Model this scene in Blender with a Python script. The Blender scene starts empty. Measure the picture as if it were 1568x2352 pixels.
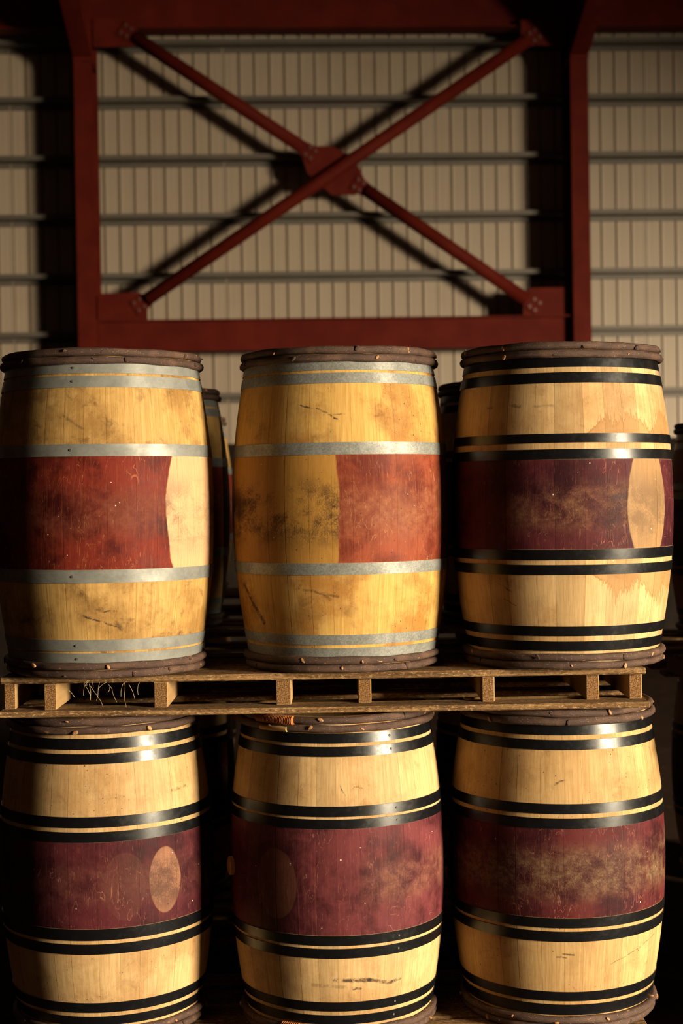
import bpy, math, random
from mathutils import Vector, Matrix

PI = math.pi
R = math.radians
sc = bpy.context.scene
COL = sc.collection

# ------------------------------------------------------------------ camera
cam_d = bpy.data.cameras.new('camera')
cam = bpy.data.objects.new('camera', cam_d)
COL.objects.link(cam)
cam_d.sensor_fit = 'VERTICAL'
cam_d.sensor_height = 36.0
cam_d.sensor_width = 24.0
cam_d.lens = 3533.4 / 2352 * 36.0
cam_d.clip_end = 200
CAM_Z = 1.80
cam.matrix_world = (Matrix.Translation((0, 0, CAM_Z))
                    @ Matrix.Rotation(PI / 2 - 0.0118, 4, 'X')
                    @ Matrix.Rotation(-0.0160, 4, 'Z'))
cam_d.dof.use_dof = True
cam_d.dof.focus_distance = 4.66
cam_d.dof.aperture_fstop = 2.8
sc.camera = cam

# ------------------------------------------------------------------ world, light, exposure
world = bpy.data.worlds.new('world')
sc.world = world
world.use_nodes = True
bg = world.node_tree.nodes['Background']
bg.inputs['Color'].default_value = (1.0, 0.50, 0.34, 1)
bg.inputs['Strength'].default_value = 0.022

# low evening daylight coming in through the big open door of the hall
door_l = bpy.data.lights.new('door_daylight', 'AREA')
door_l.shape = 'RECTANGLE'
door_l.size = 3.1
door_l.size_y = 4.0
door_l.energy = 10600
door_l.color = (1.0, 0.84, 0.59)
door_o = bpy.data.objects.new('door_daylight', door_l)
COL.objects.link(door_o)
LP = Vector((13.0, -3.6, 3.5))
door_o.location = LP
door_o.rotation_euler = (Vector((0.3, 8.0, 2.6)) - LP).to_track_quat('-Z', 'Y').to_euler()

sc.view_settings.view_transform = 'Standard'
sc.view_settings.look = 'None'
sc.view_settings.gamma = 1.0
sc.view_settings.use_curve_mapping = False
sc.view_settings.exposure = 0.0


# ------------------------------------------------------------------ mesh helpers
class MB:
    def __init__(s):
        s.v = []; s.f = []; s.sm = []

    def quad_strip(s, rows, closed=False, smooth=True, flip=False):
        """rows: list of equally long lists of points"""
        b = len(s.v); n = len(rows[0])
        for r in rows:
            s.v.extend(r)
        for i in range(len(rows) - 1):
            for j in range(n if closed else n - 1):
                k = (j + 1) % n
                q = (b + i * n + j, b + i * n + k, b + (i + 1) * n + k, b + (i + 1) * n + j)
                s.f.append(q[::-1] if flip else q); s.sm.append(smooth)

    def poly(s, pts, flip=False):
        b = len(s.v); s.v.extend(pts)
        idx = list(range(b, b + len(pts)))
        s.f.append(tuple(idx[::-1] if flip else idx)); s.sm.append(False)

    def box(s, x0, x1, y0, y1, z0, z1, bev=0.0):
        b = len(s.v)
        if bev <= 0:
            s.v += [(x0, y0, z0), (x1, y0, z0), (x1, y1, z0), (x0, y1, z0), (x0, y0, z1), (x1, y0, z1), (x1, y1, z1), (x0, y1, z1)]
            for q in ((3, 2, 1, 0), (4, 5, 6, 7), (0, 1, 5, 4), (1, 2, 6, 5), (2, 3, 7, 6), (3, 0, 4, 7)):
                s.f.append(tuple(b + i for i in q)); s.sm.append(False)
            return
        c = bev
        # chamfered box: 24 verts
        X, Y, Z = (x0, x1), (y0, y1), (z0, z1)
        idx = {}
        for i in (0, 1):
            for j in (0, 1):
                for k in (0, 1):
                    sx, sy, sz = (1 - 2 * i), (1 - 2 * j), (1 - 2 * k)
                    for a in range(3):
                        p = [X[i], Y[j], Z[k]]
                        for ax, sg in ((0, sx), (1, sy), (2, sz)):
                            if ax != a:
                                p[ax] += sg * c
                        idx[i, j, k, a] = len(s.v)
                        s.v.append(tuple(p))
        def F(*t):
            s.f.append(tuple(t)); s.sm.append(False)
        for a in range(3):
            b1, b2 = (a + 1) % 3, (a + 2) % 3
            for e in (0, 1):
                q = []
                for (m, n) in ((0, 0), (1, 0), (1, 1), (0, 1)):
                    t = [0, 0, 0]; t[a] = e; t[b1] = m; t[b2] = n
                    q.append(idx[t[0], t[1], t[2], a])
                F(*(q if e else q[::-1]))
        for a in range(3):          # edge chamfers along axis a
            b1, b2 = (a + 1) % 3, (a + 2) % 3
            for m in (0, 1):
                for n in (0, 1):
                    t0 = [0, 0, 0]; t0[b1] = m; t0[b2] = n
                    t1 = list(t0); t1[a] = 1
                    q = [idx[(*t0, b1)], idx[(*t1, b1)], idx[(*t1, b2)], idx[(*t0, b2)]]
                    F(*(q if (m ^ n) else q[::-1]))
        for i in (0, 1):
            for j in (0, 1):
                for k in (0, 1):
                    q = [idx[i, j, k, a] for a in range(3)]
                    F(*(q if (i + j + k) % 2 else q[::-1]))

    def tube(s, pts, rad, seg=8, cap=True, closed=False, up=(0, 0, 1)):
        pts = [Vector(p) for p in pts]; n = len(pts)
        rads = rad if isinstance(rad, (list, tuple)) else [rad] * n
        rows = []
        for i, p in enumerate(pts):
            if closed:
                t = pts[(i + 1) % n] - pts[i - 1]
            else:
                t = pts[min(i + 1, n - 1)] - pts[max(i - 1, 0)]
            t.normalize()
            u = Vector(up)
            if abs(t.dot(u)) > .95:
                u = Vector((1, 0, 0))
            a = t.cross(u).normalized(); c = a.cross(t)
            rows.append([tuple(p + (a * math.cos(2 * PI * k / seg) + c * math.sin(2 * PI * k / seg)) * rads[i]) for k in range(seg)])
        if closed:
            rows.append(rows[0])
        s.quad_strip(rows, closed=True)
        if cap and not closed:
            s.poly(rows[0], flip=True); s.poly(rows[-1])

    def prism(s, prof, axis, a0, a1):
        """extrude a closed 2D profile along an axis ('x': prof=(y,z), 'y': (x,z), 'z': (x,y))"""
        def P(q, a):
            return {'x': (a, q[0], q[1]), 'y': (q[0], a, q[1]), 'z': (q[0], q[1], a)}[axis]
        n = len(prof)
        for i in range(n):
            j = (i + 1) % n
            s.poly([P(prof[i], a0), P(prof[j], a0), P(prof[j], a1), P(prof[i], a1)])
        s.poly([P(q, a0) for q in prof], flip=True)
        s.poly([P(q, a1) for q in prof])

    def mesh(s, name, slots=1, fix=False):
        me = bpy.data.meshes.new(name)
        me.from_pydata([tuple(p) for p in s.v], [], s.f)
        me.polygons.foreach_set('use_smooth', s.sm)
        if fix:
            import bmesh
            bm = bmesh.new(); bm.from_mesh(me)
            bmesh.ops.remove_doubles(bm, verts=bm.verts, dist=1e-6)
            bmesh.ops.recalc_face_normals(bm, faces=bm.faces)
            bm.to_mesh(me); bm.free()
        me.materials.append(None)
        me.update()
        return me


def add(name, me, mat, parent=None, loc=(0, 0, 0), rot=(0, 0, 0)):
    if isinstance(me, MB):
        me = me.mesh(name)
    o = bpy.data.objects.new(name, me)
    COL.objects.link(o)
    if mat is not None:
        o.material_slots[0].link = 'OBJECT'
        o.material_slots[0].material = mat
    o.location = loc; o.rotation_euler = rot
    if parent:
        o.parent = parent
    return o


def thing(name, label, cat, loc=(0, 0, 0), rot=(0, 0, 0), group=None, kind=None):
    o = bpy.data.objects.new(name, None)
    COL.objects.link(o)
    o.empty_display_size = .1
    o.location = loc; o.rotation_euler = rot
    return tag(o, label, cat, group, kind)


def tag(o, label=None, cat=None, group=None, kind=None):
    if label: o['label'] = label
    if cat: o['category'] = cat
    if group: o['group'] = group
    if kind: o['kind'] = kind
    return o


# ------------------------------------------------------------------ node helper
class NG:
    def __init__(s, name):
        s.mat = bpy.data.materials.new(name)
        s.mat.use_nodes = True
        s.t = s.mat.node_tree
        s.t.nodes.clear()
        s.out = s.t.nodes.new('ShaderNodeOutputMaterial')
        s.b = s.t.nodes.new('ShaderNodeBsdfPrincipled')
        s.t.links.new(s.b.outputs[0], s.out.inputs[0])

    def set(s, inp, val):
        if isinstance(val, bpy.types.NodeSocket):
            s.t.links.new(val, inp)
        elif val is not None:
            if isinstance(val, tuple) and len(val) == 3 and inp.type == 'RGBA':
                val = (*val, 1)
            inp.default_value = val

    def n(s, typ, **kw):
        nd = s.t.nodes.new(typ)
        for k, v in kw.items():
            setattr(nd, k, v)
        return nd

    def m(s, op, a, b=None, c=None, clamp=False):
        nd = s.n('ShaderNodeMath', operation=op, use_clamp=clamp)
        for i, x in enumerate((a, b, c)):
            if x is not None:
                s.set(nd.inputs[i], x)
        return nd.outputs[0]

    def mul(s, *a):
        r = a[0]
        for x in a[1:]:
            r = s.m('MULTIPLY', r, x)
        return r

    def mx(s, *a):
        r = a[0]
        for x in a[1:]:
            r = s.m('MAXIMUM', r, x)
        return r

    def inv(s, a):
        return s.m('SUBTRACT', 1.0, a)

    def add(s, a, b):
        return s.m('ADD', a, b)

    def sub(s, a, b):
        return s.m('SUBTRACT', a, b)

    def mix(s, f, a, b, blend='MIX'):
        nd = s.n('ShaderNodeMix', data_type='RGBA', blend_type=blend)
        s.set(nd.inputs[0], f); s.set(nd.inputs[6], a); s.set(nd.inputs[7], b)
        return nd.outputs[2]

    def smooth(s, x, lo, hi, to0=0.0, to1=1.0):
        nd = s.n('ShaderNodeMapRange', interpolation_type='SMOOTHSTEP')
        s.set(nd.inputs[0], x); s.set(nd.inputs[1], lo); s.set(nd.inputs[2], hi)
        s.set(nd.inputs[3], to0); s.set(nd.inputs[4], to1)
        return nd.outputs[0]

    def comb(s, x, y, z=0.0):
        nd = s.n('ShaderNodeCombineXYZ')
        for i, q in enumerate((x, y, z)):
            s.set(nd.inputs[i], q)
        return nd.outputs[0]

    def noise(s, vec, scale=1.0, det=3.0, rough=.55, dist=0.0):
        nd = s.n('ShaderNodeTexNoise')
        s.set(nd.inputs['Vector'], vec); s.set(nd.inputs['Scale'], scale); s.set(nd.inputs['Detail'], det)
        s.set(nd.inputs['Roughness'], rough); s.set(nd.inputs['Distortion'], dist)
        return nd.outputs['Fac']

    def vor(s, vec, scale, rnd=1.0, feature='F1'):
        nd = s.n('ShaderNodeTexVoronoi', feature=feature)
        s.set(nd.inputs['Vector'], vec); s.set(nd.inputs['Scale'], scale); s.set(nd.inputs['Randomness'], rnd)
        return nd

    def bump(s, h, strength=.3, dist=.002):
        nd = s.n('ShaderNodeBump')
        s.set(nd.inputs['Height'], h); s.set(nd.inputs['Strength'], strength); s.set(nd.inputs['Distance'], dist)
        s.t.links.new(nd.outputs[0], s.b.inputs['Normal'])

    def fin(s, col=None, rough=None, metal=None, spec=None, coat=None):
        for k, v in (('Base Color', col), ('Roughness', rough), ('Metallic', metal), ('Specular IOR Level', spec), ('Coat Weight', coat)):
            if v is not None:
                s.set(s.b.inputs[k], v)
        return s.mat

    def objco(s, ob=None):
        nd = s.n('ShaderNodeTexCoord')
        if ob is not None:
            nd.object = ob
        return nd.outputs['Object']

    def sep(s, v):
        nd = s.n('ShaderNodeSeparateXYZ'); s.set(nd.inputs[0], v)
        return nd.outputs

    def rnd(s):
        return s.n('ShaderNodeObjectInfo').outputs['Random']


# ------------------------------------------------------------------ simple materials
def mat_steel():
    g = NG('red_oxide_steel')
    p = g.objco()
    a = g.noise(p, 3.0, 5); b = g.noise(p, 40.0, 4)
    c = g.mix(g.smooth(a, .35, .7), (.070, .0050, .0020), (.095, .0085, .003))
    c = g.mix(g.mul(g.smooth(b, .6, .75), .35), c, (.05, .006, .004))
    g.bump(b, .15, .002)
    return g.fin(c, .7, 0.0, .10)


def mat_bolt():
    g = NG('bolt_steel')
    b = g.noise(g.objco(), 60, 3)
    return g.fin(g.mix(b, (.07, .014, .009), (.15, .06, .042)), .5, .3)


def mat_sheet():
    g = NG('cream_wall_sheet')
    p = g.objco(); x, y, z = g.sep(p)
    st = g.noise(g.comb(g.mul(x, 18.0), g.mul(z, .25), 0.0), 1.0, 3)
    bl = g.noise(p, .9, 4)
    c = g.mix(st, (.285, .222, .162), (.365, .285, .21))
    c = g.mix(g.mul(g.smooth(bl, .5, .75), .45), c, (.24, .165, .105))
    return g.fin(c, .5, 0.0, .4)


def mat_girt():
    g = NG('galvanised_girt')
    p = g.objco(); x, y, z = g.sep(p)
    n = g.noise(g.comb(g.mul(x, 3.0), g.mul(z, 30.0), y), 1.0, 4)
    c = g.mix(n, (.075, .062, .05), (.13, .112, .09))
    return g.fin(c, .55, .2, .35)


def mat_floor():
    g = NG('stained_concrete')
    p = g.objco()
    a = g.noise(p, 1.2, 6, .6); b = g.noise(p, 9.0, 5, .65, .4)
    c = g.mix(a, (.016, .009, .006), (.040, .022, .014))
    c = g.mix(g.mul(g.smooth(b, .55, .7), .6), c, (.06, .034, .02))
    g.bump(b, .3, .01)
    return g.fin(c, .95, 0, .04)


def mat_galv(spangle):
    g = NG('galvanised_hoop' if spangle else 'dull_zinc_hoop')
    p = g.objco(); x, y, z = g.sep(p)
    th = g.m('ARCTAN2', x, g.mul(y, -1.0))
    uv = g.comb(g.mul(th, .33), z, 0.0)
    v = g.vor(uv, 260 if spangle else 130)
    cell = g.sep(v.outputs['Color'])[0]
    bl = g.noise(uv, 16, 5, .6)
    fine = g.noise(g.comb(g.mul(th, 6.0), g.mul(z, 300.0), 0.0), 1.0, 3)
    amt = .42 if spangle else .10
    lum = g.add(1.0 - amt / 2, g.mul(g.sub(cell, 0.0), amt))
    c = g.mix(g.smooth(bl, .3, .7), (.165, .168, .157), (.25, .252, .232))
    c = g.mix(1.0, c, g.comb(lum, lum, lum), 'MULTIPLY')
    dirt = g.smooth(g.noise(uv, 34, 6, .7), .6, .74)
    c = g.mix(g.mul(dirt, .5), c, (.13, .095, .06))
    g.bump(g.add(fine, cell), .10, .001)
    return g.fin(c, g.smooth(bl, .3, .7, .58, .46), .3, .45)


def mat_black():
    g = NG('black_painted_hoop')
    p = g.objco(); x, y, z = g.sep(p)
    th = g.m('ARCTAN2', x, g.mul(y, -1.0))
    uv = g.comb(g.mul(th, .33), z, 0.0)
    n = g.noise(uv, 30, 5, .65)
    ch = g.smooth(g.noise(uv, 120, 4, .7), .70, .76)
    big = g.smooth(g.noise(uv, 7, 3), .45, .65)
    m_ = g.mul(ch, big)
    c = g.mix(m_, (.0035, .0035, .0045), (.26, .21, .15))
    sm = g.smooth(n, .45, .7, .30, .40)
    g.bump(g.noise(uv, 90, 4), .05, .001)
    return g.fin(c, g.mix(m_, g.comb(sm, sm, sm), (.7, .7, .7)), 0.0, .36)


def mat_twig():
    g = NG('brown_bark')
    p = g.objco(); x, y, z = g.sep(p)
    th = g.m('ARCTAN2', x, g.mul(y, -1.0))
    uv = g.comb(g.mul(th, .30), z, g.mul(g.rnd(), 7.0))
    a = g.noise(g.comb(g.mul(th, 14.0), g.mul(z, 260.0), g.rnd()), 1.0, 6, .72)
    b = g.noise(uv, 13, 4)
    c = g.mix(a, (.026, .013, .010), (.105, .058, .041))
    c = g.mix(g.mul(g.smooth(b, .45, .7), .7), c, (.145, .078, .05))
    sp = g.vor(uv, 190)
    s_ = g.mul(g.m('LESS_THAN', sp.outputs['Distance'], .20), g.m('GREATER_THAN', g.sep(sp.outputs['Color'])[0], .62))
    c = g.mix(g.mul(s_, .75), c, (.34, .23, .16))
    peel = g.smooth(g.noise(g.comb(g.mul(th, 9.0), g.mul(z, 80.0), g.mul(g.rnd(), 9.0)), 1.0, 4), .69, .74)
    c = g.mix(peel, c, (.46, .24, .10))
    h = g.add(a, g.mul(s_, .3))
    g.bump(h, .8, .004)
    return g.fin(c, .62, 0.0, .35)


def mat_plain(name, c0, c1, scale=40.0, rough=.6, st=(1, 1, 1), bump=.25):
    g = NG(name)
    p = g.objco(); x, y, z = g.sep(p)
    n = g.noise(g.comb(g.mul(x, st[0]), g.mul(y, st[1]), g.mul(z, st[2])), scale, 5, .6)
    g.bump(n, bump, .002)
    return g.fin(g.mix(g.smooth(n, .25, .75), c0, c1), rough, 0.0, .35)


def mat_board():
    """pallet wood, grain along local X"""
    g = NG('pallet_board')
    p = g.objco(); x, y, z = g.sep(p); r = g.rnd()
    q = g.comb(g.mul(x, 2.2), g.mul(y, 55.0), g.add(g.mul(z, 75.0), g.mul(r, 31.0)))
    a = g.noise(q, 1.0, 5, .62, .4)
    f = g.noise(g.comb(g.mul(x, 60.0), g.mul(y, 160.0), g.mul(z, 160.0)), 1.0, 3, .7)
    b = g.noise(p, 4.0, 4)
    c = g.mix(g.smooth(a, .3, .7), (.09, .043, .016), (.28, .16, .066))
    c = g.mix(g.mul(g.smooth(b, .5, .72), .7), c, (.07, .037, .02))
    c = g.mix(g.mul(g.smooth(f, .54, .66), .8), c, (.42, .27, .13))
    c = g.mix(g.mul(g.smooth(f, .46, .36), .7), c, (.045, .02, .008))
    g.bump(g.add(a, f), .6, .004)
    return g.fin(c, .8, 0.0, .2)


def mat_stringer():
    """sawn pallet runner, grain along local Y, rough dark end grain"""
    g = NG('pallet_stringer')
    p = g.objco(); x, y, z = g.sep(p); r = g.rnd()
    a = g.noise(g.comb(g.mul(x, 60.0), g.mul(y, 2.5), g.add(g.mul(z, 60.0), g.mul(r, 17.0))), 1.0, 5, .6)
    side = g.mix(a, (.24, .13, .05), (.45, .29, .13))
    d = g.m('SQRT', g.add(g.m('POWER', g.add(x, .05), 2.0), g.m('POWER', g.add(z, g.mul(r, .1)), 2.0)))
    ring = g.m('SINE', g.mul(g.add(d, g.mul(g.noise(p, 30, 2), .006)), 900.0))
    gr = g.noise(p, 230, 4, .7)
    end = g.mix(g.smooth(gr, .35, .7), (.06, .025, .009), (.36, .19, .07))
    end = g.mix(g.mul(g.smooth(ring, .0, 1.0), .3), end, (.12, .055, .02))
    nm = g.n('ShaderNodeNewGeometry').outputs['True Normal']
    ny = g.m('ABSOLUTE', g.sep(nm)[1])
    c = g.mix(g.smooth(ny, .8, .9), side, end)
    g.bump(gr, .7, .004)
    return g.fin(c, .85, 0.0, .2)


M_STEEL = mat_steel(); M_BOLT = mat_bolt(); M_SHEET = mat_sheet(); M_GIRT = mat_girt(); M_FLOOR = mat_floor()
M_GALV = mat_galv(True); M_ZINC = mat_galv(False); M_BLACK = mat_black(); M_TWIG = mat_twig()
M_KNOT = mat_plain('cut_knot_wood', (.12, .055, .03), (.50, .26, .10), 140)
M_RIVET = mat_plain('dark_rivet', (.03, .025, .02), (.09, .08, .07), 90, .45)
M_HEAD = mat_plain('oak_head', (.30, .17, .075), (.48, .30, .14), 3.0, .6, (30, 2, 2))
M_BUNG = mat_plain('bung_wood', (.55, .30, .08), (.72, .44, .14), 60)
M_WICKER = mat_plain('wicker_binding', (.30, .085, .02), (.55, .20, .055), 90)
M_LATH = mat_plain('pale_split_wood', (.50, .28, .10), (.70, .44, .19), 30, .6, (3, 3, 40))
M_STRAW = mat_plain('dry_straw', (.40, .26, .12), (.66, .50, .28), 50)
M_BOARD = mat_board(); M_STRINGER = mat_stringer()
M_GAP_SHADE = mat_plain('gap_shade_black', (.008, .006, .005), (.018, .013, .010), 3.0, .9)  # near-black colour standing in for shade behind the barrel gaps
for nd in M_GAP_SHADE.node_tree.nodes:
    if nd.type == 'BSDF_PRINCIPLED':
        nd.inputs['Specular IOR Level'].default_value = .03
M_ROOF = mat_plain('dark_roof_sheet', (.10, .085, .07), (.16, .14, .11), 2.0, .6)

# ------------------------------------------------------------------ hall
TH = 0.038                       # the hall is turned a little against the view axis
BO = Vector((-15.0 * math.sin(TH), 15.0 * math.cos(TH), 0))


def hall(u, v, z):
    return BO + Vector((u * math.cos(TH) - v * math.sin(TH), u * math.sin(TH) + v * math.cos(TH), z))


# floor
mb = MB(); mb.box(-14, 16, -12, 22, -.2, 0)
tag(add('floor', mb, M_FLOOR), kind='structure')

# right wall with wide door, added so its lintel dims the upper back wall
wr = thing('added_wall_right', None, None, (9.2, 0, 0), kind='structure')
for nm, y0, y1, z0, z1 in (('shading_lintel', -12, 17, 3.65, 9.6), ('added_wall_panel', -12, -6.5, 0, 3.65), ('added_wall_panel', 7.5, 17, 0, 3.65)):
    mb = MB(); mb.box(0, .12, y0, y1, z0, z1); add(nm, mb, M_ROOF, wr)

# back wall: profiled sheets and Z girts
wall = thing('wall_back', None, None, hall(0, .70, 0), (0, 0, TH), kind='structure')
PITCH = .1535
NR = 14
SHW = PITCH * NR
prof = []
for i in range(NR):
    x = i * PITCH
    prof += [(x + .000, .028), (x + .010, .028), (x + .020, 0.0), (x + .062, 0.0), (x + .066, .003), (x + .072, .003), (x + .076, 0.0),
             (x + .104, 0.0), (x + .108, .003), (x + .114, .003), (x + .118, 0.0), (x + .1455, 0.0)]
prof.append((SHW, .028))
mb = MB()
mb.quad_strip([[(x, y, 0) for x, y in prof], [(x, y, 7.3) for x, y in prof]], smooth=False)
mb.quad_strip([[(-.004, -.004, 0), (.012, -.004, 0), (.012, .02, 0)], [(-.004, -.004, 7.3), (.012, -.004, 7.3), (.012, .02, 7.3)]], smooth=False)
sheet_me = mb.mesh('cladding_sheet')
for k in range(-4, 5):
    add('cladding_sheet', sheet_me, M_SHEET, wall, (-.54 + k * SHW, 0, 0))
mb = MB()
gz = .17
mb.prism([(0, 0), (0, -.055), (-.004, -.055), (-.004, -.004), (-gz, -.004), (-gz, .042), (-gz + .02, .042), (-gz + .02, .036), (-gz + .004, .036), (-gz + .004, 0)], 'x', -9.5, 9.5)
girt_me = mb.mesh('girt', fix=True)
for z in (6.385, 5.815, 5.23, 4.643, 4.048, 3.465, 2.833, 2.23, 1.62, 1.0, .4):
    add('girt', girt_me, M_GIRT, wall, (1.0, 0, z - .04))
# near-black panel added across the wall foot so gaps between barrels stay dark
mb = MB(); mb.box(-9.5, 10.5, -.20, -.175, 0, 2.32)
add('gap_shade_panel', mb, M_GAP_SHADE, wall)
# a few cleat bolts where girts cross the seams
mb = MB(); mb.tube([(0, 0, 0), (0, -.02, 0)], .018, 6)
bolt_me = mb.mesh('bolt', fix=True)


def ibeam(w, d, tf=.014, tw=.010):
    """I profile, width w along first axis (centred), depth 0..d along second"""
    h = w / 2; t = tw / 2
    return [(-h, 0), (h, 0), (h, tf), (t, tf), (t, d - tf), (h, d - tf), (h, d), (-h, d), (-h, d - tf), (-t, d - tf), (-t, tf), (-h, tf)]


def hall_thing(name, label, cat, u, v, z, group=None):
    return thing(name, label, cat, hall(u, v, z), (0, 0, TH), group)


CD = .48
ZTOP = 6.05
for u, lab, lab2 in ((-1.862, 'dark red steel column standing left of the cross bracing', 'dark red sloping roof beam above the left steel column'),
                     (2.965, 'dark red steel column standing right of the cross bracing', 'dark red sloping roof beam above the right steel column')):
    c = hall_thing('steel_column', lab, 'column', u, 0, 0, 'steel columns of the hall')
    mb = MB(); mb.prism(ibeam(.176, CD), 'z', .02, 7.0)
    add('shaft', mb.mesh('shaft', fix=True), M_STEEL, c)
    mb = MB(); mb.box(-.16, .16, -.06, CD + .04, 0, .02)
    add('base_plate', mb, M_STEEL, c)
    for s in (-1, 1):
        mb = MB(); x0, x1 = sorted((s * .006, s * .086)); mb.box(x0, x1, .014, CD - .014, ZTOP - .02, ZTOP)
        add('stiffener', mb, M_STEEL, c)
    for s in (-1, 1):
        for dz in (.12, .24, .36, .48):
            add('bolt', bolt_me, M_BOLT, c, (s * .055, 0, ZTOP + dz))
    # haunch and rafter run from the column towards the camera and rise
    r = hall_thing('roof_rafter', lab2, 'beam', u, 0, ZTOP, 'sloping roof beams of the hall')
    L = 14.0; sl = math.tan(R(9.0))
    mb = MB()
    def sect(y, z0, z1, w=.176, tf=.016, tw=.010):
        return [(q[0], y, z0 + (z1 - z0) * 0 + q[1]) for q in ibeam(w, z1 - z0, tf, tw)]
    rows = []
    for y, z0, z1 in ((-.001, .0, 1.02), (-1.6, .50, 1.02 + 1.6 * sl), (-L, .50 + (L - 1.6) * sl, 1.02 + L * sl)):
        rows.append(sect(y, z0, z1))
    mb.quad_strip(rows, closed=True, smooth=False)
    mb.poly(rows[0], flip=True); mb.poly(rows[-1])
    add('rafter_beam', mb.mesh('rafter_beam', fix=True), M_STEEL, r)
    mb = MB(); mb.box(-.09, .09, -.022, -.002, -.03, .99)
    add('end_plate', mb, M_STEEL, r)

# eaves beam and tie beam between / across the columns
e = hall_thing('eaves_beam', 'dark red steel beam running along the very top of the wall', 'beam', 0, .30, 6.40)
mb = MB(); mb.prism([(q[0], q[1]) for q in ibeam(.20, .46)], 'x', -9, 10)
add('beam', mb.mesh('beam', fix=True), M_STEEL, e)
t = hall_thing('tie_beam', 'dark red horizontal steel beam just above the barrels', 'beam', .55, .14, 3.215)
mb = MB(); mb.prism([(q[0], q[1]) for q in ibeam(.17, .31)], 'x', -2.32, 2.32)
add('beam', mb.mesh('beam', fix=True), M_STEEL, t)
for s in (-1, 1):
    mb = MB(); x = s * 2.325; mb.box(x - .006, x + .006, -.10, .10, -.0, .31)
    add('end_plate', mb, M_STEEL, t)

# X bracing: one through pipe, one pipe in two halves, plates, bolts
br = hall_thing('cross_brace', 'dark red X of steel pipes with bolted plates between columns', 'bracing', .56, .14, 3.53)
OB = Vector((.56, 0, 3.53))


def bl(u, z, v=0.0):
    return Vector((u, v, z)) - OB


def pipe(a, b, rad, name='pipe', v=0.0):
    mb = MB(); A = bl(*a, v); B = bl(*b, v)
    mb.tube([A, B], rad, 20)
    return add(name, mb.mesh(name, fix=True), M_STEEL, br)


A1, A0 = (2.479, 6.233), (-1.293, 3.727)
B0, B1, B2, B3 = (-1.374, 6.293), (.262, 5.196), (.868, 4.784), (2.442, 3.685)
pipe(A0, A1, .066, v=-.035)
pipe(B0, B1, .066)
pipe(B2, B3, .066)


def plate(pts, v0, v1, name='gusset_plate'):
    mb = MB()
    P0 = [tuple(bl(u, z, v0)) for u, z in pts]; P1 = [tuple(bl(u, z, v1)) for u, z in pts]
    n = len(pts)
    for i in range(n):
        j = (i + 1) % n
        mb.poly([P0[i], P0[j], P1[j], P1[i]])
    mb.poly(P0); mb.poly(P1, flip=True)
    return add(name, mb.mesh(name, fix=True), M_STEEL, br)


plate([(.319, 5.222), (.539, 5.216), (.652, 5.161), (.79, 5.029), (.889, 4.82), (.756, 4.737), (.531, 4.739), (.293, 4.956), (.229, 5.164)], .008, .024)
plate([(-1.775, 6.50), (-1.345, 6.44), (-1.345, 6.20), (-1.775, 6.195)], -.008, .008)
plate([(2.42, 6.44), (2.86, 6.50), (2.86, 6.18), (2.42, 6.20)], -.008, .008)
plate([(-1.775, 3.795), (-1.36, 3.80), (-1.292, 3.72), (-1.292, 3.526), (-1.775, 3.526)], -.008, .008)
plate([(2.401, 3.526), (2.401, 3.72), (2.48, 3.805), (2.875, 3.805), (2.875, 3.526)], -.008, .008)


def tongue(end, toward, ln, w, v, away=.0):
    """flat bolted end plate of a pipe, with four bolts"""
    a = Vector((end[0], end[1])); d = (Vector(toward) - a).normalized(); n = Vector((-d.y, d.x))
    p0 = a - d * away; p1 = a + d * ln
    q = [p0 + n * w * .42, p0 - n * w * .42, p1 - n * w / 2, p1 + n * w / 2]
    o = plate([(p.x, p.y) for p in q], v - .014, v, 'tongue_plate')
    for i in (.35, .75):
        for j in (-.25, .25):
            c = a + d * ln * i + n * w * j
            add('bolt', bolt_me, M_BOLT, o, bl(c.x, c.y, v - .014))


cen = (.56, 4.98)
tongue(B1, cen, .15, .17, .006)
tongue(B2, cen, .15, .17, .006)
tongue(B0, (-1.9, 6.646), .16, .17, -.010)
tongue(B3, (2.9, 3.36), .16, .17, -.010)
tongue(A0, (-1.75, 3.423), .16, .17, -.010)
tongue(A1, (2.9, 6.513), .16, .17, -.010)

# roof sheet over everything
mb = MB()
P = [hall(-10, 1.2, 7.25), hall(11, 1.2, 7.25), hall(11, -15, 7.25 + 16.2 * math.tan(R(9))), hall(-10, -15, 7.25 + 16.2 * math.tan(R(9)))]
mb.poly([tuple(p) for p in P]); mb.poly([tuple(p + Vector((0, 0, .05))) for p in P], flip=True)
for i in range(4):
    a, b = P[i], P[(i + 1) % 4]; up = Vector((0, 0, .05))
    mb.poly([tuple(a), tuple(a + up), tuple(b + up), tuple(b)])
tag(add('ceiling', mb, M_ROOF), kind='structure')

# ------------------------------------------------------------------ barrels
HB = .99; HC = HB / 2
RB, RH = .3445, .3065


def prof_r(zc):
    return RB - (RB - RH) * (abs(zc) / .40) ** 2


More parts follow.
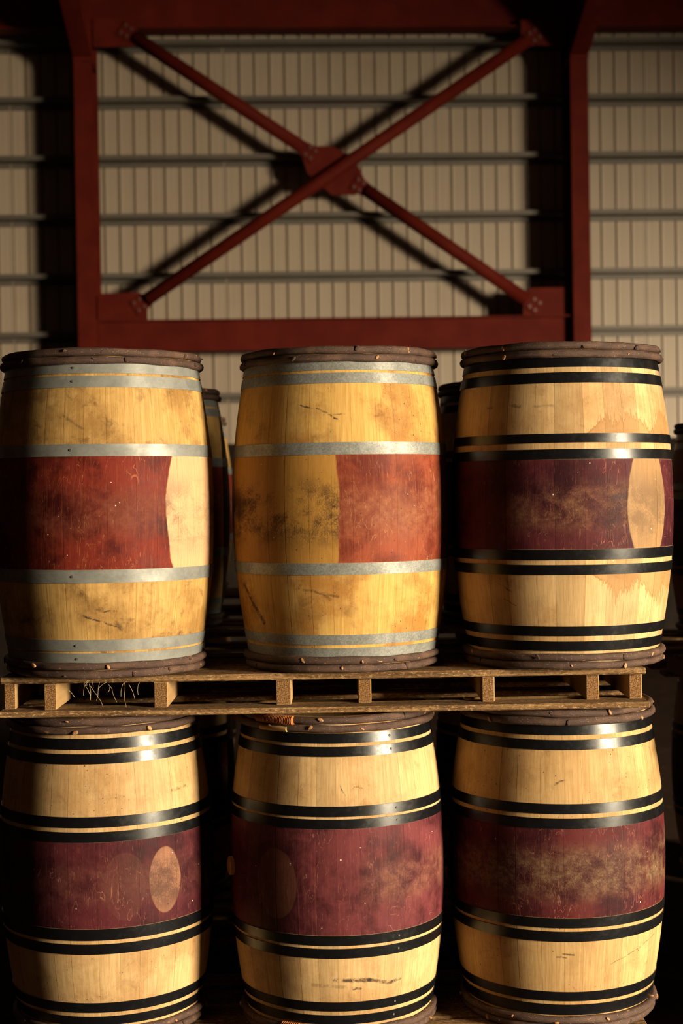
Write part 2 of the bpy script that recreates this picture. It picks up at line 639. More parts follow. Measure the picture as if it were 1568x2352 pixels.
rng = random.Random(7)
NST = 30
ws = [rng.uniform(.78, 1.25) for _ in range(NST)]
tot = sum(ws); ang = 0.0
STAVES = []
ZR = [-.488 + .976 * i / 16 for i in range(17)]
for k in range(NST):
    w = 2 * PI * ws[k] / tot
    a0, a1 = -w / 2, w / 2
    g = .0002 / .33
    mb = MB()
    cols = [a0 + g, a0 + g * 5, a0 + w * .34, a0 + w * .66, a1 - g * 5, a1 - g]
    drop = [.0005, .0, .0, .0, .0, .0005]
    fl = rng.uniform(-.0002, .0002)
    outer = [[((prof_r(z) - d + fl) * math.sin(a), -(prof_r(z) - d + fl) * math.cos(a), z + HC) for a, d in zip(cols, drop)] for z in ZR]
    mb.quad_strip(outer)
    inner = [[((prof_r(z) - .026) * math.sin(a), -(prof_r(z) - .026) * math.cos(a), z + HC) for a in (a0 + g, a1 - g)] for z in ZR[::4]]
    mb.quad_strip(inner, flip=True)
    mb.quad_strip([[inner[i][0], outer[i * 4][0]] for i in range(5)])
    mb.quad_strip([[outer[i * 4][-1], inner[i][1]] for i in range(5)])
    mb.poly([*outer[0], *inner[0][::-1]], flip=True)
    mb.poly([*outer[-1], *inner[-1][::-1]])
    me = mb.mesh('stave')
    nr = [tuple(v.normal) for v in me.vertices]
    i = 0
    for z in ZR:
        for a in cols:
            nr[i] = tuple(Vector((math.sin(a), -math.cos(a), 2 * (RB - RH) * z / .16)).normalized()); i += 1
    me.normals_split_custom_set_from_vertices(nr)
    STAVES.append((ang + w / 2, me))
    ang += w

# head disc
mb = MB()
n = 40
rh = prof_r(.45) - .026
ring0 = [(rh * math.cos(2 * PI * i / n), rh * math.sin(2 * PI * i / n), 0) for i in range(n)]
ring1 = [(p[0], p[1], .022) for p in ring0]
mb.poly(ring0, flip=True); mb.poly(ring1); mb.quad_strip([ring0, ring1], closed=True, smooth=False)
HEAD_ME = mb.mesh('barrel_head')


# bent twig hoops
def twig_mesh(seed, zc):
    r_ = random.Random(seed)
    ph = [r_.uniform(0, 6.28) for _ in range(8)]
    n = 132; pts = []; rad = []
    for i in range(n):
        a = 2 * PI * i / n
        wob = .0012 * math.sin(3 * a + ph[0]) + .0008 * math.sin(7 * a + ph[1]) + .0005 * math.sin(17 * a + ph[2])
        R_ = prof_r(zc) + .0085 + wob
        pts.append((R_ * math.sin(a), -R_ * math.cos(a), .0009 * math.sin(4 * a + ph[3]) + .0006 * math.sin(11 * a + ph[4])))
        rad.append(.0122 + .0008 * math.sin(2 * a + ph[5]) + .0006 * math.sin(9 * a + ph[6]) + r_.uniform(-.0003, .0003))
    mb = MB(); mb.tube(pts, rad, 10, closed=True)
    return mb.mesh('twig_hoop')


TWIGS = {zc: [twig_mesh(11 + int(zc * 1000) + s, zc) for s in range(3)] for zc in (.4555, .480)}
# a cut side shoot on a twig
mb = MB()
r0 = [(.0075 * math.cos(2 * PI * i / 8), .0, .006 * math.sin(2 * PI * i / 8)) for i in range(8)]
r1 = [(p[0] * .85, -.0045, p[2] * .85) for p in r0]
r2 = [(p[0] * .55, -.0055, p[2] * .55) for p in r0]
mb.quad_strip([r0, r1, r2], closed=True, smooth=False); mb.poly(r2)
KNOT_ME = mb.mesh('knot')
mb = MB()
r0 = [(.0042 * math.cos(2 * PI * i / 8), .001, .0042 * math.sin(2 * PI * i / 8)) for i in range(8)]
r1 = [(p[0] * .8, -.0018, p[2] * .8) for p in r0]
mb.quad_strip([r0, r1], closed=True, smooth=False); mb.poly(r1)
RIVET_ME = mb.mesh('rivet')


def hoop_mesh(z0, z1, lap, lapw=R(9)):
    mb = MB(); n = 128
    zs = (z0, (z0 + z1) / 2, z1)
    def ring(z, off):
        return [((prof_r(z) + off) * math.sin(2 * PI * i / n), -(prof_r(z) + off) * math.cos(2 * PI * i / n), z + HC) for i in range(n)]
    o = .0026
    mb.quad_strip([ring(z, o) for z in zs], closed=True)
    mb.quad_strip([ring(z1, o), ring(z1, -.0006)], closed=True)
    mb.quad_strip([ring(z0, -.0006), ring(z0, o)], closed=True)
    mb.quad_strip([ring(z1, -.0006), ring(z0, -.0006)], closed=True)
    # lapped end
    def arc(z, off, m=7):
        return [((prof_r(z) + off) * math.sin(lap + lapw * (i / (m - 1) - .5)), -(prof_r(z) + off) * math.cos(lap + lapw * (i / (m - 1) - .5)), z + HC) for i in range(m)]
    q = .0044; a, b = z0 + .0006, z1 - .0006
    mb.quad_strip([arc(a, q), arc((a + b) / 2, q), arc(b, q)])
    mb.quad_strip([arc(b, q), arc(b, o - .001)]); mb.quad_strip([arc(a, o - .001), arc(a, q)])
    for e, fl in ((0, False), (-1, True)):
        mb.poly([arc(a, q)[e], arc(b, q)[e], arc(b, o - .001)[e], arc(a, o - .001)[e]], flip=fl)
    return mb.mesh('hoop')


def mat_wood(root, p):
    """oak of one barrel; coordinates run round the barrel (angle) and up it"""
    g = NG('barrel_oak')
    P = g.objco(root)
    x, y, z = g.sep(P)
    zc = g.sub(z, HC)
    th = g.m('ARCTAN2', x, g.mul(y, -1.0))
    u = g.mul(th, .335)
    sd = p['seed'] * 3.7
    uv = g.comb(u, zc, sd)
    rnd = g.rnd()
    grain = g.noise(g.comb(g.mul(u, 170.0), g.mul(zc, 8.0), g.add(sd, g.mul(rnd, 5.0))), 1.0, 5, .68, .3)
    fine = g.noise(g.comb(g.mul(u, 620.0), g.mul(zc, 34.0), sd), 1.0, 2, .6)
    bl1 = g.noise(uv, 5.5, 5, .6)
    bl2 = g.noise(uv, 17.0, 6, .68, .5)
    bl3 = g.noise(uv, 55.0, 4, .7)
    c = g.mix(g.smooth(grain, .25, .75), p['w0'], p['w1'])
    c = g.mix(g.mul(g.smooth(bl1, .42, .68), p.get('blot', .5)), c, p['w2'])
    lum = g.add(1.0 - p.get('sv', .22) * .6, g.mul(rnd, p.get('sv', .22)))
    c = g.mix(1.0, c, g.comb(lum, lum, lum), 'MULTIPLY')
    # dark grime: soft smudges and fine cracks
    sm = g.mx(g.mul(g.smooth(bl2, .52, .70), g.smooth(bl1, .35, .6)), g.mul(g.smooth(g.noise(uv, 9.0, 6, .7, .3), .50, .68), .6))
    c = g.mix(g.mul(sm, p.get('dirt', .5)), c, p.get('dcol', (.10, .05, .02)))
    crack = g.smooth(g.m('ABSOLUTE', g.sub(g.noise(g.comb(g.mul(u, 34.0), g.mul(zc, 15.0), sd + 2), 1.0, 5, .6, 1.2), .5)), .012, .0)
    crack = g.mul(crack, g.smooth(bl1, .46, .58))
    c = g.mix(g.mul(crack, p.get('crack', .45)), c, (.13, .055, .02))
    # wine stained band between the quarter hoops
    lo, hi = p['band']
    band = g.mul(g.smooth(zc, lo - .002, lo + .002), g.smooth(zc, hi + .002, hi - .002))
    wine = g.mix(g.smooth(g.add(g.mul(bl1, .65), g.mul(bl2, .35)), .38, .6), p['r0'], p['r1'])
    wine = g.mix(g.mul(g.smooth(grain, .45, .85), .45), wine, p['r2'])
    wine = g.mix(1.0, wine, g.comb(lum, lum, lum), 'MULTIPLY')
    # pale scratches and drips on the stain
    scr = g.smooth(g.m('ABSOLUTE', g.sub(g.noise(g.comb(g.mul(u, 30.0), g.mul(zc, 9.0), sd + 5), 1.0, 3, .5, 1.0), .5)), .010, .0)
    scr = g.mul(scr, g.smooth(g.noise(uv, 8.0, 2), .5, .62))
    wine = g.mix(g.mul(scr, .55), wine, p['rs'])
    wine = g.mix(g.mul(g.smooth(fine, .62, .8), .5), wine, p['rs'])
    # rubbed greyish middle
    wv = g.smooth(g.m('ABSOLUTE', g.sub(zc, p.get('worn_z', 0.0))), p.get('worn_h', .09), .02)
    wn = g.mul(wv, g.smooth(g.add(g.add(g.mul(bl1, .45), g.mul(bl2, .3)), g.mul(g.noise(g.comb(g.mul(u, 2.0), zc, sd), 190.0, 3, .7), .25)), .42, .58), p.get('worn', .7))
    for (a0, a1) in p.get('worn_th', ()):
        wn = g.mul(wn, g.smooth(th, R(a0), R(a0 + 14)), g.smooth(th, R(a1), R(a1 - 14)))
    wcol = g.mix(g.smooth(bl3, .3, .7), p.get('wc0', (.09, .05, .03)), p.get('wc1', (.26, .155, .08)))
    # unstained patches
    warp = g.mul(g.sub(g.noise(uv, 11.0, 3), .5), .05)
    pm = None
    for q in p.get('patch', ()):
        if q[0] == 'ell':          # angle, z, half angle, half height, strength
            _, a, pz, ha, hz, st = q
            d = g.add(g.m('POWER', g.m('DIVIDE', g.sub(g.add(u, g.mul(warp, .22)), R(a) * .335), R(ha) * .335), 2.0), g.m('POWER', g.m('DIVIDE', g.sub(g.add(zc, g.mul(warp, .3)), pz), hz), 2.0))
            mk = g.mul(g.smooth(d, 1.08, .95), st)
        elif q[0] == 'right':      # everything right of an angle
            _, a, bow, st = q
            lim = g.add(R(a) * .335, g.mul(g.m('POWER', g.mul(zc, 6.0), 2.0), bow))
            mk = g.mul(g.smooth(g.sub(g.add(u, g.mul(warp, .45)), lim), -.003, .003), g.smooth(th, R(170), R(160)), st)
        elif q[0] == 'left':
            _, a, bow, st = q
            lim = g.add(R(a) * .335, g.mul(g.m('POWER', g.mul(zc, 6.0), 2.0), bow))
            mk = g.mul(g.smooth(g.sub(g.add(u, g.mul(warp, .45)), lim), .003, -.003), g.smooth(th, R(-170), R(-160)), st)
        elif q[0] == 'bay':        # between two angles, bulging in the middle
            _, a0, a1, bow, st = q
            bb = g.mul(g.inv(g.m('POWER', g.mul(zc, 1 / .145), 2.0)), bow)
            mk = g.mul(g.smooth(g.sub(g.add(u, g.mul(warp, .3)), g.sub(R(a0) * .335, bb)), -.003, .003),
                       g.smooth(g.sub(g.add(u, g.mul(warp, .3)), g.add(R(a1) * .335, bb)), .003, -.003), st)
        pm = mk if pm is None else g.mx(pm, mk)
    wine = g.mix(wn, wine, wcol)
    pw = c
    if 'pcol' in p:
        pw = g.mix(g.smooth(grain, .3, .7), p['pcol'], tuple(min(1, k * 1.25) for k in p['pcol']))
        pd = g.smooth(g.add(g.add(g.mul(bl1, .4), g.mul(bl2, .35)), g.mul(g.noise(g.comb(g.mul(u, 2.0), zc, sd), 160.0, 3, .7), .25)), .42, .56)
        pd = g.mul(pd, g.smooth(g.m('ABSOLUTE', g.sub(zc, -.01)), .14, .03))
        pw = g.mix(g.mul(pd, p.get('pdirt', .6)), pw, p.get('pdcol', (.16, .10, .055)))
    if pm is not None:
        wine = g.mix(pm, wine, pw)
    c = g.mix(band, c, wine)
    # drips of old wine on the bare wood: (side of z, z0, angle from, angle to, height, direction)
    for (z0, a0, a1, h, sg) in p.get('drip', ()):
        n1 = g.noise(g.comb(g.mul(u, 10.0), sd + z0 * 9, 0.0), 1.0, 2, .5)
        n2 = g.noise(g.comb(g.mul(u, 130.0), sd + 4.0, 0.0), 1.0, 2, .6)
        ed = g.mul(g.add(g.mul(g.sub(n1, .32), 2.4), g.mul(g.m('POWER', g.m('ABSOLUTE', g.sub(n2, .35)), 1.5), 3.2)), h)
        ed = g.mul(ed, g.smooth(th, R(a0), R(a0 + 14)), g.smooth(th, R(a1), R(a1 - 10)))
        dd = g.mul(g.sub(zc, z0), sg)
        ins = g.mul(g.smooth(g.sub(ed, dd), .0, .004), g.smooth(dd, -.03, -.028))
        rim = g.smooth(g.m('ABSOLUTE', g.sub(ed, dd)), .012, .0)
        mk = g.mul(ins, g.add(.5, g.mul(rim, .4)))
        c = g.mix(g.mul(mk, g.add(.6, g.mul(grain, .8))), c, (.25, .105, .028))
    # single scratches: (angle0, z0, angle1, z1, half width, strength)
    for (a0, z0, a1, z1, w, st) in p.get('marks', ()):
        ux, uz, dx, dz = R(a0) * .335, z0, R(a1 - a0) * .335, z1 - z0
        L2 = dx * dx + dz * dz
        jx = g.add(u, g.mul(g.sub(bl3, .5), .012)); jz = g.add(zc, g.mul(g.sub(bl2, .5), .02))
        t = g.m('DIVIDE', g.add(g.mul(g.sub(jx, ux), dx), g.mul(g.sub(jz, uz), dz)), L2, clamp=True)
        ex = g.sub(g.sub(jx, ux), g.mul(t, dx)); ez = g.sub(g.sub(jz, uz), g.mul(t, dz))
        d = g.m('SQRT', g.add(g.mul(ex, ex), g.mul(ez, ez)))
        mk = g.mul(g.smooth(d, w, w * .25), g.smooth(bl3, .35, .55), st)
        c = g.mix(mk, c, (.035, .022, .018))
    # specks
    vo = g.vor(uv, 85.0)
    cr = g.sep(vo.outputs['Color'])
    dist = vo.outputs['Distance']
    wsp = g.mul(g.m('GREATER_THAN', cr[0], .965), g.m('LESS_THAN', dist, g.mul(cr[1], .22)), g.smooth(g.m('ABSOLUTE', zc), .22, .15))
    c = g.mix(g.mul(wsp, .8), c, (.62, .50, .36))
    dsp = g.mul(g.m('GREATER_THAN', cr[2], .90), g.m('LESS_THAN', dist, g.mul(cr[1], .20)), g.smooth(bl1, .42, .55))
    c = g.mix(g.mul(dsp, .8), c, (.03, .018, .012))
    g.bump(g.add(g.add(g.mul(grain, .5), g.mul(fine, .35)), g.mul(bl3, .35)), p.get('bump', .16), .0015)
    return g.fin(c, g.smooth(bl2, .3, .7, .55, .70), 0.0, .12)


def barrel(x, y, z0, label, p, s=1.0, lean=0.0, group=None, knots=9, rivets=True, spin=0.0):
    root = thing('wine_barrel', label, 'barrel', (x, y, z0), (0, lean, spin), group)
    root.scale = (s, s, 1)
    wm = mat_wood(root, p)
    r_ = random.Random(p['seed'])
    off = r_.uniform(0, 6.28)
    for a, me in STAVES:
        add('stave', me, wm, root, (0, 0, 0), (0, 0, a + off))
    for zc in (.445 - .022, -.445):
        add('barrel_head', HEAD_ME, M_HEAD, root, (0, 0, HC + zc))
    for (a, b) in p['hoops']:
        h = add('hoop', hoop_mesh(min(a, b), max(a, b), R(p['lap'])), p['hmat'], root)
        if rivets:
            for d in p.get('riv', ()):
                aa = R(d); zz = (a + b) / 2; rr = prof_r(zz) + .0026
                add('rivet', RIVET_ME, p.get('rmat', M_RIVET), h, (rr * math.sin(aa), -rr * math.cos(aa), zz + HC), (0, 0, aa))
    for sg in (1, -1):
        for zc in (.4555, .480):
            o = add('twig_hoop', TWIGS[zc][r_.randrange(3)], M_TWIG, root, (0, 0, HC + sg * zc), (0, 0, r_.uniform(0, 6.28)))
            for k in range(knots):
                aa = 2 * PI * (k + r_.uniform(.1, .9)) / max(knots, 1)
                rr = prof_r(zc) + .0085 + .0105; ez = r_.uniform(-.005, .005)
                kn = add('knot', KNOT_ME, M_KNOT if r_.random() < .45 else M_TWIG, o, (rr * math.sin(aa), -rr * math.cos(aa), ez), (r_.uniform(-.3, .3), r_.uniform(0, 3), aa))
                kk = r_.uniform(.6, 1.5); kn.scale = (kk, r_.uniform(.5, 1.1), kk * r_.uniform(.5, .9))
    if 'bung' in p:
        aa = R(p['bung']); rr = prof_r(0)
        mb = MB(); n = 18
        q0 = [(.030 * math.cos(2 * PI * i / n), .004, .030 * math.sin(2 * PI * i / n)) for i in range(n)]
        q1 = [(.029 * math.cos(2 * PI * i / n), -.010, .029 * math.sin(2 * PI * i / n)) for i in range(n)]
        q2 = [(.024 * math.cos(2 * PI * i / n), -.013, .024 * math.sin(2 * PI * i / n)) for i in range(n)]
        mb.quad_strip([q0, q1, q2], closed=True, smooth=False); mb.poly(q2)
        add('bung', mb, M_BUNG, root, (rr * math.sin(aa), -rr * math.cos(aa), HC), (0, 0, aa))
    return root


def arcpts(zc, a0, a1, n, off=.0085):
    rr = prof_r(zc) + off
    return [(rr * math.sin(R(a0 + (a1 - a0) * i / (n - 1))), -rr * math.cos(R(a0 + (a1 - a0) * i / (n - 1))), HC + zc) for i in range(n)]


GOLD = dict(w0=(.41, .225, .062), w1=(.55, .345, .125), w2=(.26, .115, .03), sv=.14, dirt=.65, crack=.5, blot=.75,
            r0=(.10, .010, .008), r1=(.20, .028, .014), r2=(.30, .07, .028), rs=(.40, .15, .06))
PALE = dict(w0=(.42, .255, .112), w1=(.56, .385, .19), w2=(.33, .175, .066), sv=.30, blot=.6, dirt=.35, crack=.35,
            r0=(.026, .004, .007), r1=(.072, .013, .017), r2=(.12, .030, .028), rs=(.32, .13, .085))

Z_UP, Z_LO = 1.2585, .147
FRONT_UP = 'wine barrels standing on the upper pallet, front row'
FRONT_LO = 'wine barrels under the upper pallet, front row'

barrel(-.752, 4.873, Z_UP, 'grey-hooped oak barrel, leftmost on the upper pallet, with dark red belly and bare right side',
       dict(GOLD, seed=1, hmat=M_ZINC, lap=150, riv=(-8,), band=(-.1665, .1694),
            w0=(.37, .205, .06), w1=(.55, .35, .125), w2=(.22, .11, .03), dirt=.8,
            r0=(.040, .004, .004), r1=(.16, .019, .011),
            hoops=[(.4485, .4165), (.409, .3745), (.2054, .1694), (-.1665, -.2052), (-.3754, -.4096), (-.4162, -.4494)],
            patch=[('right', 40.5, .030, 1.0)], pcol=(.46, .28, .15), pdirt=.8, pdcol=(.17, .105, .07),
            worn=.45, worn_z=-.0, worn_h=.10, wc0=(.06, .03, .02), wc1=(.16, .07, .04),
            marks=[(-3, -.305, 14, -.335, .0045, .9), (8, -.29, 14, -.29, .004, .8), (14, -.325, 17, -.345, .010, .7), (-12, .29, -2, .25, .006, .4)]),
       s=1.005, lean=.0047, group=FRONT_UP)
barrel(-.003, 4.924, Z_UP, 'grey-hooped oak barrel, middle of the upper pallet, half gold and half orange-red belly',
       dict(GOLD, seed=2, hmat=M_GALV, lap=150, band=(-.1601, .1643),
            w0=(.44, .235, .055), w1=(.58, .37, .12), w2=(.28, .115, .024), dirt=.5, blot=.8,
            hoops=[(.4516, .4184), (.4105, .3788), (.2007, .1643), (-.1601, -.1954), (-.3771, -.4077), (-.4171, -.4479)],
            r0=(.10, .014, .008), r1=(.23, .05, .023), r2=(.30, .10, .045), rs=(.46, .25, .12),
            patch=[('left', -.5, -.008, .92)], pcol=(.32, .165, .036), pdirt=.95, pdcol=(.028, .016, .010),
            worn=.5, worn_h=.12, wc0=(.10, .042, .022), wc1=(.29, .14, .075),
            marks=[(-21, .315, -14, .305, .004, .9), (-12, .303, -1, .27, .004, .95), (-8, .282, 3, .285, .003, .6),
                   (-66, -.225, -49, -.345, .011, .9), (-20, -.24, -2, -.26, .006, .55), (-9, -.255, -6, -.27, .008, .5)]),
       s=1.004, lean=.0008, group=FRONT_UP)
barrel(.700, 4.909, Z_UP, 'black-hooped oak barrel, rightmost on the upper pallet, wine-stained with pale patch and drips',
       dict(PALE, seed=3, hmat=M_BLACK, lap=150, band=(-.13, .1389),
            hoops=[(.4458, .4151), (.3991, .3674), (.2154, .1882), (.1687, .1389), (-.13, -.1612), (-.1755, -.2055), (-.3609, -.3903), (-.4064, -.436)],
            patch=[('bay', 31, 50, .030, 1.0)], pcol=(.25, .145, .066), pdirt=.7, pdcol=(.12, .072, .042),
            worn=.75, worn_h=.10, worn_th=((-42, 40),), wc0=(.07, .030, .018), wc1=(.22, .11, .055),
            drip=[(.2154, 3, 85, .075, 1), (-.2055, 5, 88, .085, -1)],
            marks=[(-43, -.235, -35, -.255, .003, .9), (-40, -.28, -33, -.30, .002, .7), (-35, .305, -30, .30, .008, .7), (-50, .30, -47, .30, .007, .5), (-22, .30, -12, .30, .006, .35)]),
       s=1.015, lean=.0039, group=FRONT_UP)
barrel(-.763, 4.924, Z_LO, 'black-hooped oak barrel, leftmost of the lower row, one pale oval on its purple belly',
       dict(PALE, seed=4, hmat=M_BLACK, lap=150, band=(-.1345, .1267),
            hoops=[(.4318, .40), (.3874, .3569), (.2017, .1702), (.1569, .1267), (-.1345, -.1688), (-.1803, -.2115), (-.3645, -.395), (-.408, -.436)],
            patch=[('ell', 39.5, -.006, 9.5, .098, .95), ('ell', 17, -.01, 11, .10, .10)], pcol=(.22, .10, .058), pdirt=.9, pdcol=(.075, .036, .026),
            worn=.12, marks=[(47, .255, 58, .262, .006, .5)]),
       s=.98, lean=-.0065, group=FRONT_LO)
b4 = barrel(-.032, 4.896, Z_LO, 'black-hooped oak barrel, middle of the lower row, wooden bung on its left side',
            dict(PALE, seed=5, hmat=M_BLACK, rmat=M_RIVET, lap=150, riv=(33,), band=(-.1575, .1619), bung=-74,
                 hoops=[(.4406, .4116), (.4016, .3727), (.2278, .1974), (.1898, .1619), (-.1575, -.187), (-.1964, -.2262), (-.3634, -.392), (-.405, -.434)],
                 r0=(.036, .006, .009), r1=(.12, .026, .03), r2=(.19, .055, .05),
                 patch=[('ell', -33, -.01, 12, .105, .22)], pcol=(.22, .09, .04), worn=.5, worn_h=.09, worn_th=((8, 85),), wc0=(.11, .055, .03), wc1=(.24, .12, .07),
                 marks=[(-2, -.295, 17, -.297, .009, .9), (17, -.297, 30, -.315, .009, .85), (30, -.315, 36, -.309, .008, .8), (8, -.322, 12, -.324, .006, .9), (-14, -.31, 4, -.318, .008, .35),
                        (2, .29, 5, .255, .003, .8), (10, .285, 14, .28, .003, .7)]),
            s=.991, lean=.0025, group=FRONT_LO)
barrel(.674, 4.967, Z_LO, 'black-hooped oak barrel, rightmost of the lower row, purple belly rubbed grey-brown',
       dict(PALE, seed=6, hmat=M_BLACK, lap=150, band=(-.1341, .1373),
            w0=(.38, .22, .085), w1=(.53, .35, .16),
            hoops=[(.4435, .4141), (.4001, .3707), (.2107, .1811), (.1676, .1373), (-.1341, -.1639), (-.1748, -.2063), (-.3654, -.3949), (-.4065, -.4402)],
            r1=(.085, .014, .015), worn=.95, worn_h=.11, wc0=(.055, .033, .02), wc1=(.18, .115, .06),
            marks=[(22, -.285, 58, -.225, .0018, .8), (-8, .268, -2, .285, .004, .7), (-5, -.245, 1, -.25, .004, .8), (-8, -.255, -3, -.258, .004, .7)]),
       s=1.003, lean=.006, group=FRONT_LO)

# the bound ends of the twig hoops on the middle lower barrel
mb = MB(); mb.tube(arcpts(.477, -52, -24.5, 16, .011), .0128, 10)
wb = add('withy_binding', mb, M_WICKER, b4)
mb = MB()
for i in range(26):
    a = R(-51 + i * 1.03)
    rr = prof_r(.477) + .011; cx, cy = rr * math.sin(a), -rr * math.cos(a)
    ringp = [(cx + 0.0134 * math.cos(t_) * math.sin(a), cy - 0.0134 * math.cos(t_) * math.cos(a), HC + .477 + 0.0134 * math.sin(t_)) for t_ in [2 * PI * k / 12 for k in range(12)]]
    mb.tube(ringp, .0024, 5, closed=True, up=(math.cos(a), math.sin(a), .01))
add('binding_coil', mb, M_WICKER, wb)
mb = MB(); mb.tube(arcpts(.452, -47, -28, 8, .016), .0085, 8)
add('withy_end', mb, M_LATH, b4)
mb = MB()
for i in range(9):
    a = R(-34 + i * 1.25)
    rr = prof_r(.47) + .011; cx, cy = rr * math.sin(a), -rr * math.cos(a)
    ringp = [(cx + .0175 * math.cos(t_) * math.sin(a), cy - .0175 * math.cos(t_) * math.cos(a), HC - .465 + .0265 * math.sin(t_)) for t_ in [2 * PI * k / 12 for k in range(12)]]
    mb.tube(ringp, .0024, 5, closed=True, up=(math.cos(a), math.sin(a), .01))
add('withy_binding', mb, M_WICKER, b4)

# rows behind
BH_G = [(.449, .417), (.409, .376), (.203, .167), (-.167, -.203), (-.376, -.409), (-.417, -.449)]
BH_B = [(.444, .414), (.399, .369), (.212, .183), (.168, .138), (-.138, -.168), (-.183, -.212), (-.369, -.399), (-.414, -.444)]
ROW2 = 'dim wine barrels in the row behind the front stack'
barrel(-.815, 6.50, Z_UP, 'dim grey-hooped barrel glimpsed behind the gap right of the leftmost upper barrel',
       dict(GOLD, seed=8, hmat=M_ZINC, lap=120, band=(-.167, .167), hoops=BH_G), group=ROW2, knots=4, rivets=False)
barrel(.722, 6.42, Z_UP, 'dim black-hooped barrel glimpsed behind the gap between middle and right upper barrels',
       dict(PALE, seed=9, hmat=M_BLACK, lap=120, band=(-.138, .138), hoops=BH_B), group=ROW2, knots=4, rivets=False)
barrel(-.815, 6.50, Z_LO, 'dark barrel behind the gap between left and middle lower barrels',
       dict(PALE, seed=10, hmat=M_BLACK, lap=120, band=(-.138, .138), hoops=BH_B), group=ROW2, knots=0, rivets=False)
barrel(.722, 6.42, Z_LO, 'dark barrel behind the gap between middle and right lower barrels',
       dict(PALE, seed=11, hmat=M_BLACK, lap=120, band=(-.138, .138), hoops=BH_B), group=ROW2, knots=0, rivets=False)
barrel(-.96, 8.75, Z_UP, 'farthest blurred barrel, reddish, seen through the gap left of the middle upper barrel',
       dict(GOLD, seed=12, hmat=M_ZINC, lap=120, band=(-.167, .167), hoops=BH_G), group='far wine barrels', knots=0, rivets=False)
barrel(-.96, 8.75, Z_LO, 'farthest dark barrel at floor level behind the left lower barrels',
       dict(PALE, seed=13, hmat=M_BLACK, lap=120, band=(-.138, .138), hoops=BH_B), group='far wine barrels', knots=0, rivets=False)
barrel(1.88, 7.2, 1.116, 'shadowy barrel with orange bung at the right edge beyond the upper pallet',
       dict(PALE, seed=14, hmat=M_BLACK, lap=120, band=(-.138, .138), bung=-52, hoops=BH_B, w0=(.3, .12, .05), w1=(.4, .18, .08)), group='wine barrels at the right edge', knots=0, rivets=False)
barrel(1.88, 7.2, 0.0, 'shadowy barrel on the floor at the right edge behind the lower row',
       dict(PALE, seed=15, hmat=M_BLACK, lap=120, band=(-.138, .138), hoops=BH_B), group='wine barrels at the right edge', knots=0, rivets=False)

barrel(-.045, 6.46, Z_UP, 'dark barrel directly behind the middle upper barrel, almost hidden',
       dict(GOLD, seed=16, hmat=M_ZINC, lap=120, band=(-.167, .167), hoops=BH_G), group=ROW2, knots=0, rivets=False)
barrel(-.045, 6.46, Z_LO, 'dark barrel directly behind the middle lower barrel, almost hidden',
       dict(PALE, seed=17, hmat=M_BLACK, lap=120, band=(-.138, .138), hoops=BH_B), group=ROW2, knots=0, rivets=False)
BLOCKER = 'wine barrels added beyond the right of the frame to block light'
for yy, wd in ((4.85, 'nearest'), (5.61, 'middle'), (6.36, 'farthest')):  # added stack, keeps the door light off the rows behind
    for zz, hi in ((0.0, 'on the floor'), (1.116, 'on a pallet'), (2.229, 'on the topmost pallet'))[:3 if yy < 6 else 2]:
        barrel(1.83, yy, zz, 'black-hooped barrel ' + hi + ' in the light-blocking stack added at right, ' + wd,
               dict(PALE, seed=20 + int(yy * 3 + zz), hmat=M_BLACK, lap=150, band=(-.138, .138), hoops=BH_B), group=BLOCKER, knots=0, rivets=False)


# ------------------------------------------------------------------ pallets
def pallet(label, cx, yf, z0, xs, half, h, top_y, bot_y, ts=.020, tb=.018, ov=0.0, seed=1, bot=True):
    """xs: stringer x positions; top_y/bot_y: board (front, back) y values; all relative to (cx, yf)"""
    p = thing('wooden_pallet', label, 'pallet', (cx, yf, z0))
    r_ = random.Random(seed)
    y1 = max(b for a, b in top_y)
    zb = tb if bot else 0.0
    for x, w, yo in xs:
        mb = MB(); mb.box(-w / 2, w / 2, 0, y1 - yo - .01, 0, h - ts - zb, .0025)
        add('stringer', mb, M_STRINGER, p, (x, yo, zb))
    for (a, b) in top_y:
        mb = MB(); mb.box(-half, half + r_.uniform(-.004, .004), 0, b - a, -ts, 0, .003)
        add('deck_board', mb, M_BOARD, p, (0, a, h))
    if bot:
        for (a, b) in bot_y:
            mb = MB(); mb.box(-half + r_.uniform(-.01, .01), half, 0, b - a, 0, tb, .003)
            add('bottom_board', mb, M_BOARD, p, (0, a, 0))
    return p


XS = [(-1.021, .036), (-.892, .038), (-.559, .043), (-.186, .047), (.062, .041), (.439, .039), (.759, .041), (.892, .040)]
CXP = -.064
XS = [(x - CXP, w, yo) for (x, w), yo in zip(XS, (.01, -.02, .0, .015, .03, .01, .02, .03))]
pallet('weathered wooden pallet between the upper and lower rows of barrels', CXP, 4.68, 1.140, XS, .985, .116,
       [(.0, .125), (.17, .29), (.34, .46), (.51, .63)], [(-.05, .07), (.25, .36), (.50, .62)], seed=3)
pallet('worn wooden pallet on the floor under the lower front barrels', CXP, 4.62, 0.0, [(x, w, .02) for x, w, yo in XS], .987, .144,
       [(.0, .195), (.225, .36), (.40, .52), (.56, .70)], [(.0, .12), (.3, .42), (.58, .70)], ts=.022, tb=.02, seed=4)
XB = [(-.9, .04, .01), (-.45, .04, .01), (0, .04, .01), (.45, .04, .01), (.9, .04, .01)]
TB = [(.0, .12), (.18, .30), (.36, .48), (.54, .66)]
pallet('dim pallet carrying the second row of barrels', -.05, 6.13, 1.140, [(x * 1.25, w, yo) for x, w, yo in XB], 1.17, .116, TB, TB, seed=5)
pallet('dim floor pallet below the second row of barrels', -.05, 6.13, 0.0, [(x * 1.25, w, yo) for x, w, yo in XB], 1.17, .144, TB, TB, seed=6)
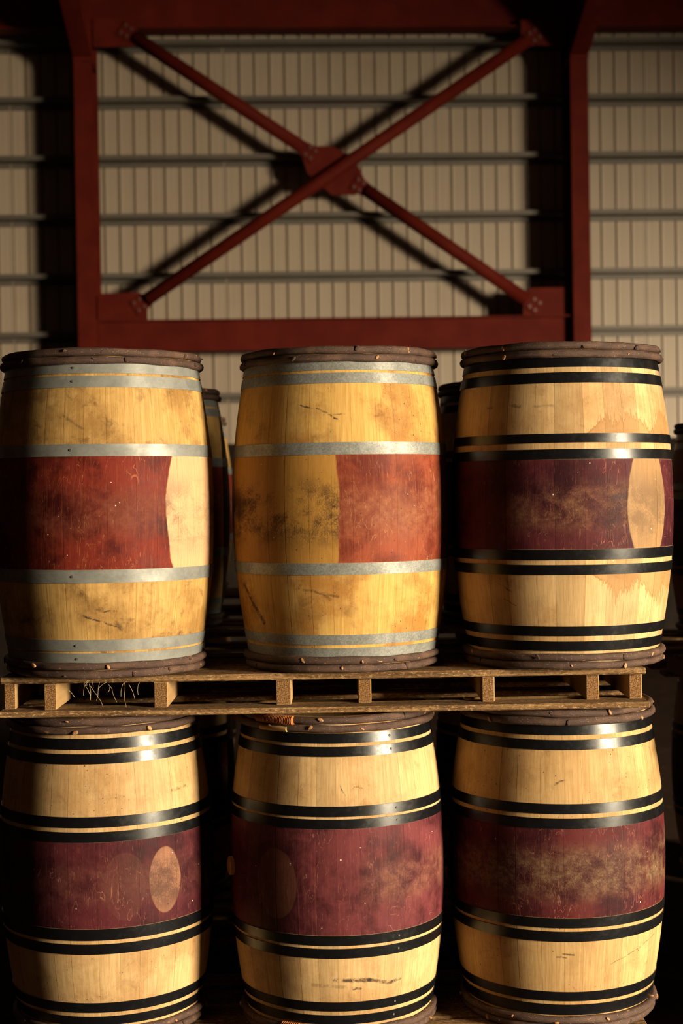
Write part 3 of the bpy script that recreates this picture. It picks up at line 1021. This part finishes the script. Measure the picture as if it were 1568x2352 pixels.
pallet('dim pallet under the farthest blurred barrel', -.96, 8.42, 1.140, [(x * .5, w, yo) for x, w, yo in XB], .5, .116, TB, TB, seed=7)
pallet('dim floor pallet below the farthest barrels', -.96, 8.42, 0.0, [(x * .5, w, yo) for x, w, yo in XB], .5, .144, TB, TB, seed=8)
pallet('shadowy pallet between the two barrels at the right edge', 1.88, 6.87, .993, [(x * .5, w, yo) for x, w, yo in XB], .5, .119, TB, TB, seed=9)

pallet('pallet between the barrels of the light-blocking stack added at right', 1.83, 4.53, .993, [(x * .45, w, yo) for x, w, yo in XB], .45, .119,
       [(.0, .12), (.35, .47), (.7, .82), (1.05, 1.17), (1.4, 1.52), (1.75, 1.87), (2.05, 2.17)], [(.0, .12), (.7, .82), (1.4, 1.52), (2.05, 2.17)], seed=10)  # added along with the stack that blocks the door light

pallet('topmost pallet of the light-blocking stack added at right', 1.83, 4.53, 2.109, [(x * .45, w, yo) for x, w, yo in XB], .45, .117,
       [(.0, .12), (.35, .47), (.7, .82), (1.05, 1.17), (1.3, 1.42)], [(.0, .12), (.7, .82), (1.3, 1.42)], seed=11)  # carries the added top tier that blocks higher rays

# ------------------------------------------------------------------ straw caught on the pallet edge
r_ = random.Random(21)
mb = MB()
for i in range(13):
    x = r_.gauss(-.80, .10) if i < 10 else r_.uniform(-.72, -.60)
    z = 1.253 - r_.uniform(.0, .024); L = r_.uniform(.02, .07)
    pts = []
    dx, dz = r_.uniform(-1, 1), r_.uniform(-.9, .1)
    px, py, pz = x, 4.676 - r_.uniform(0, .006), z
    for k in range(6):
        pts.append((px, py, pz))
        px += dx * L / 6; pz += dz * L / 6; py -= r_.uniform(0, .002)
        dz -= .25; dx += r_.uniform(-.4, .4)
    mb.tube(pts, .0004, 4)
for (x0, z0, x1, z1) in ((-.655, 1.232, -.637, 1.188), (-.713, 1.226, -.718, 1.208), (-.84, 1.218, -.82, 1.195), (-.775, 1.235, -.772, 1.185)):
    mb.tube([(x0, 4.672, z0), ((x0 + x1) / 2 + .003, 4.668, (z0 + z1) / 2), (x1, 4.668, z1)], .0005, 4)
tag(add('straw', mb, M_STRAW), 'wisps of dry straw hanging from the left of the upper pallet edge', 'straw', kind='stuff')
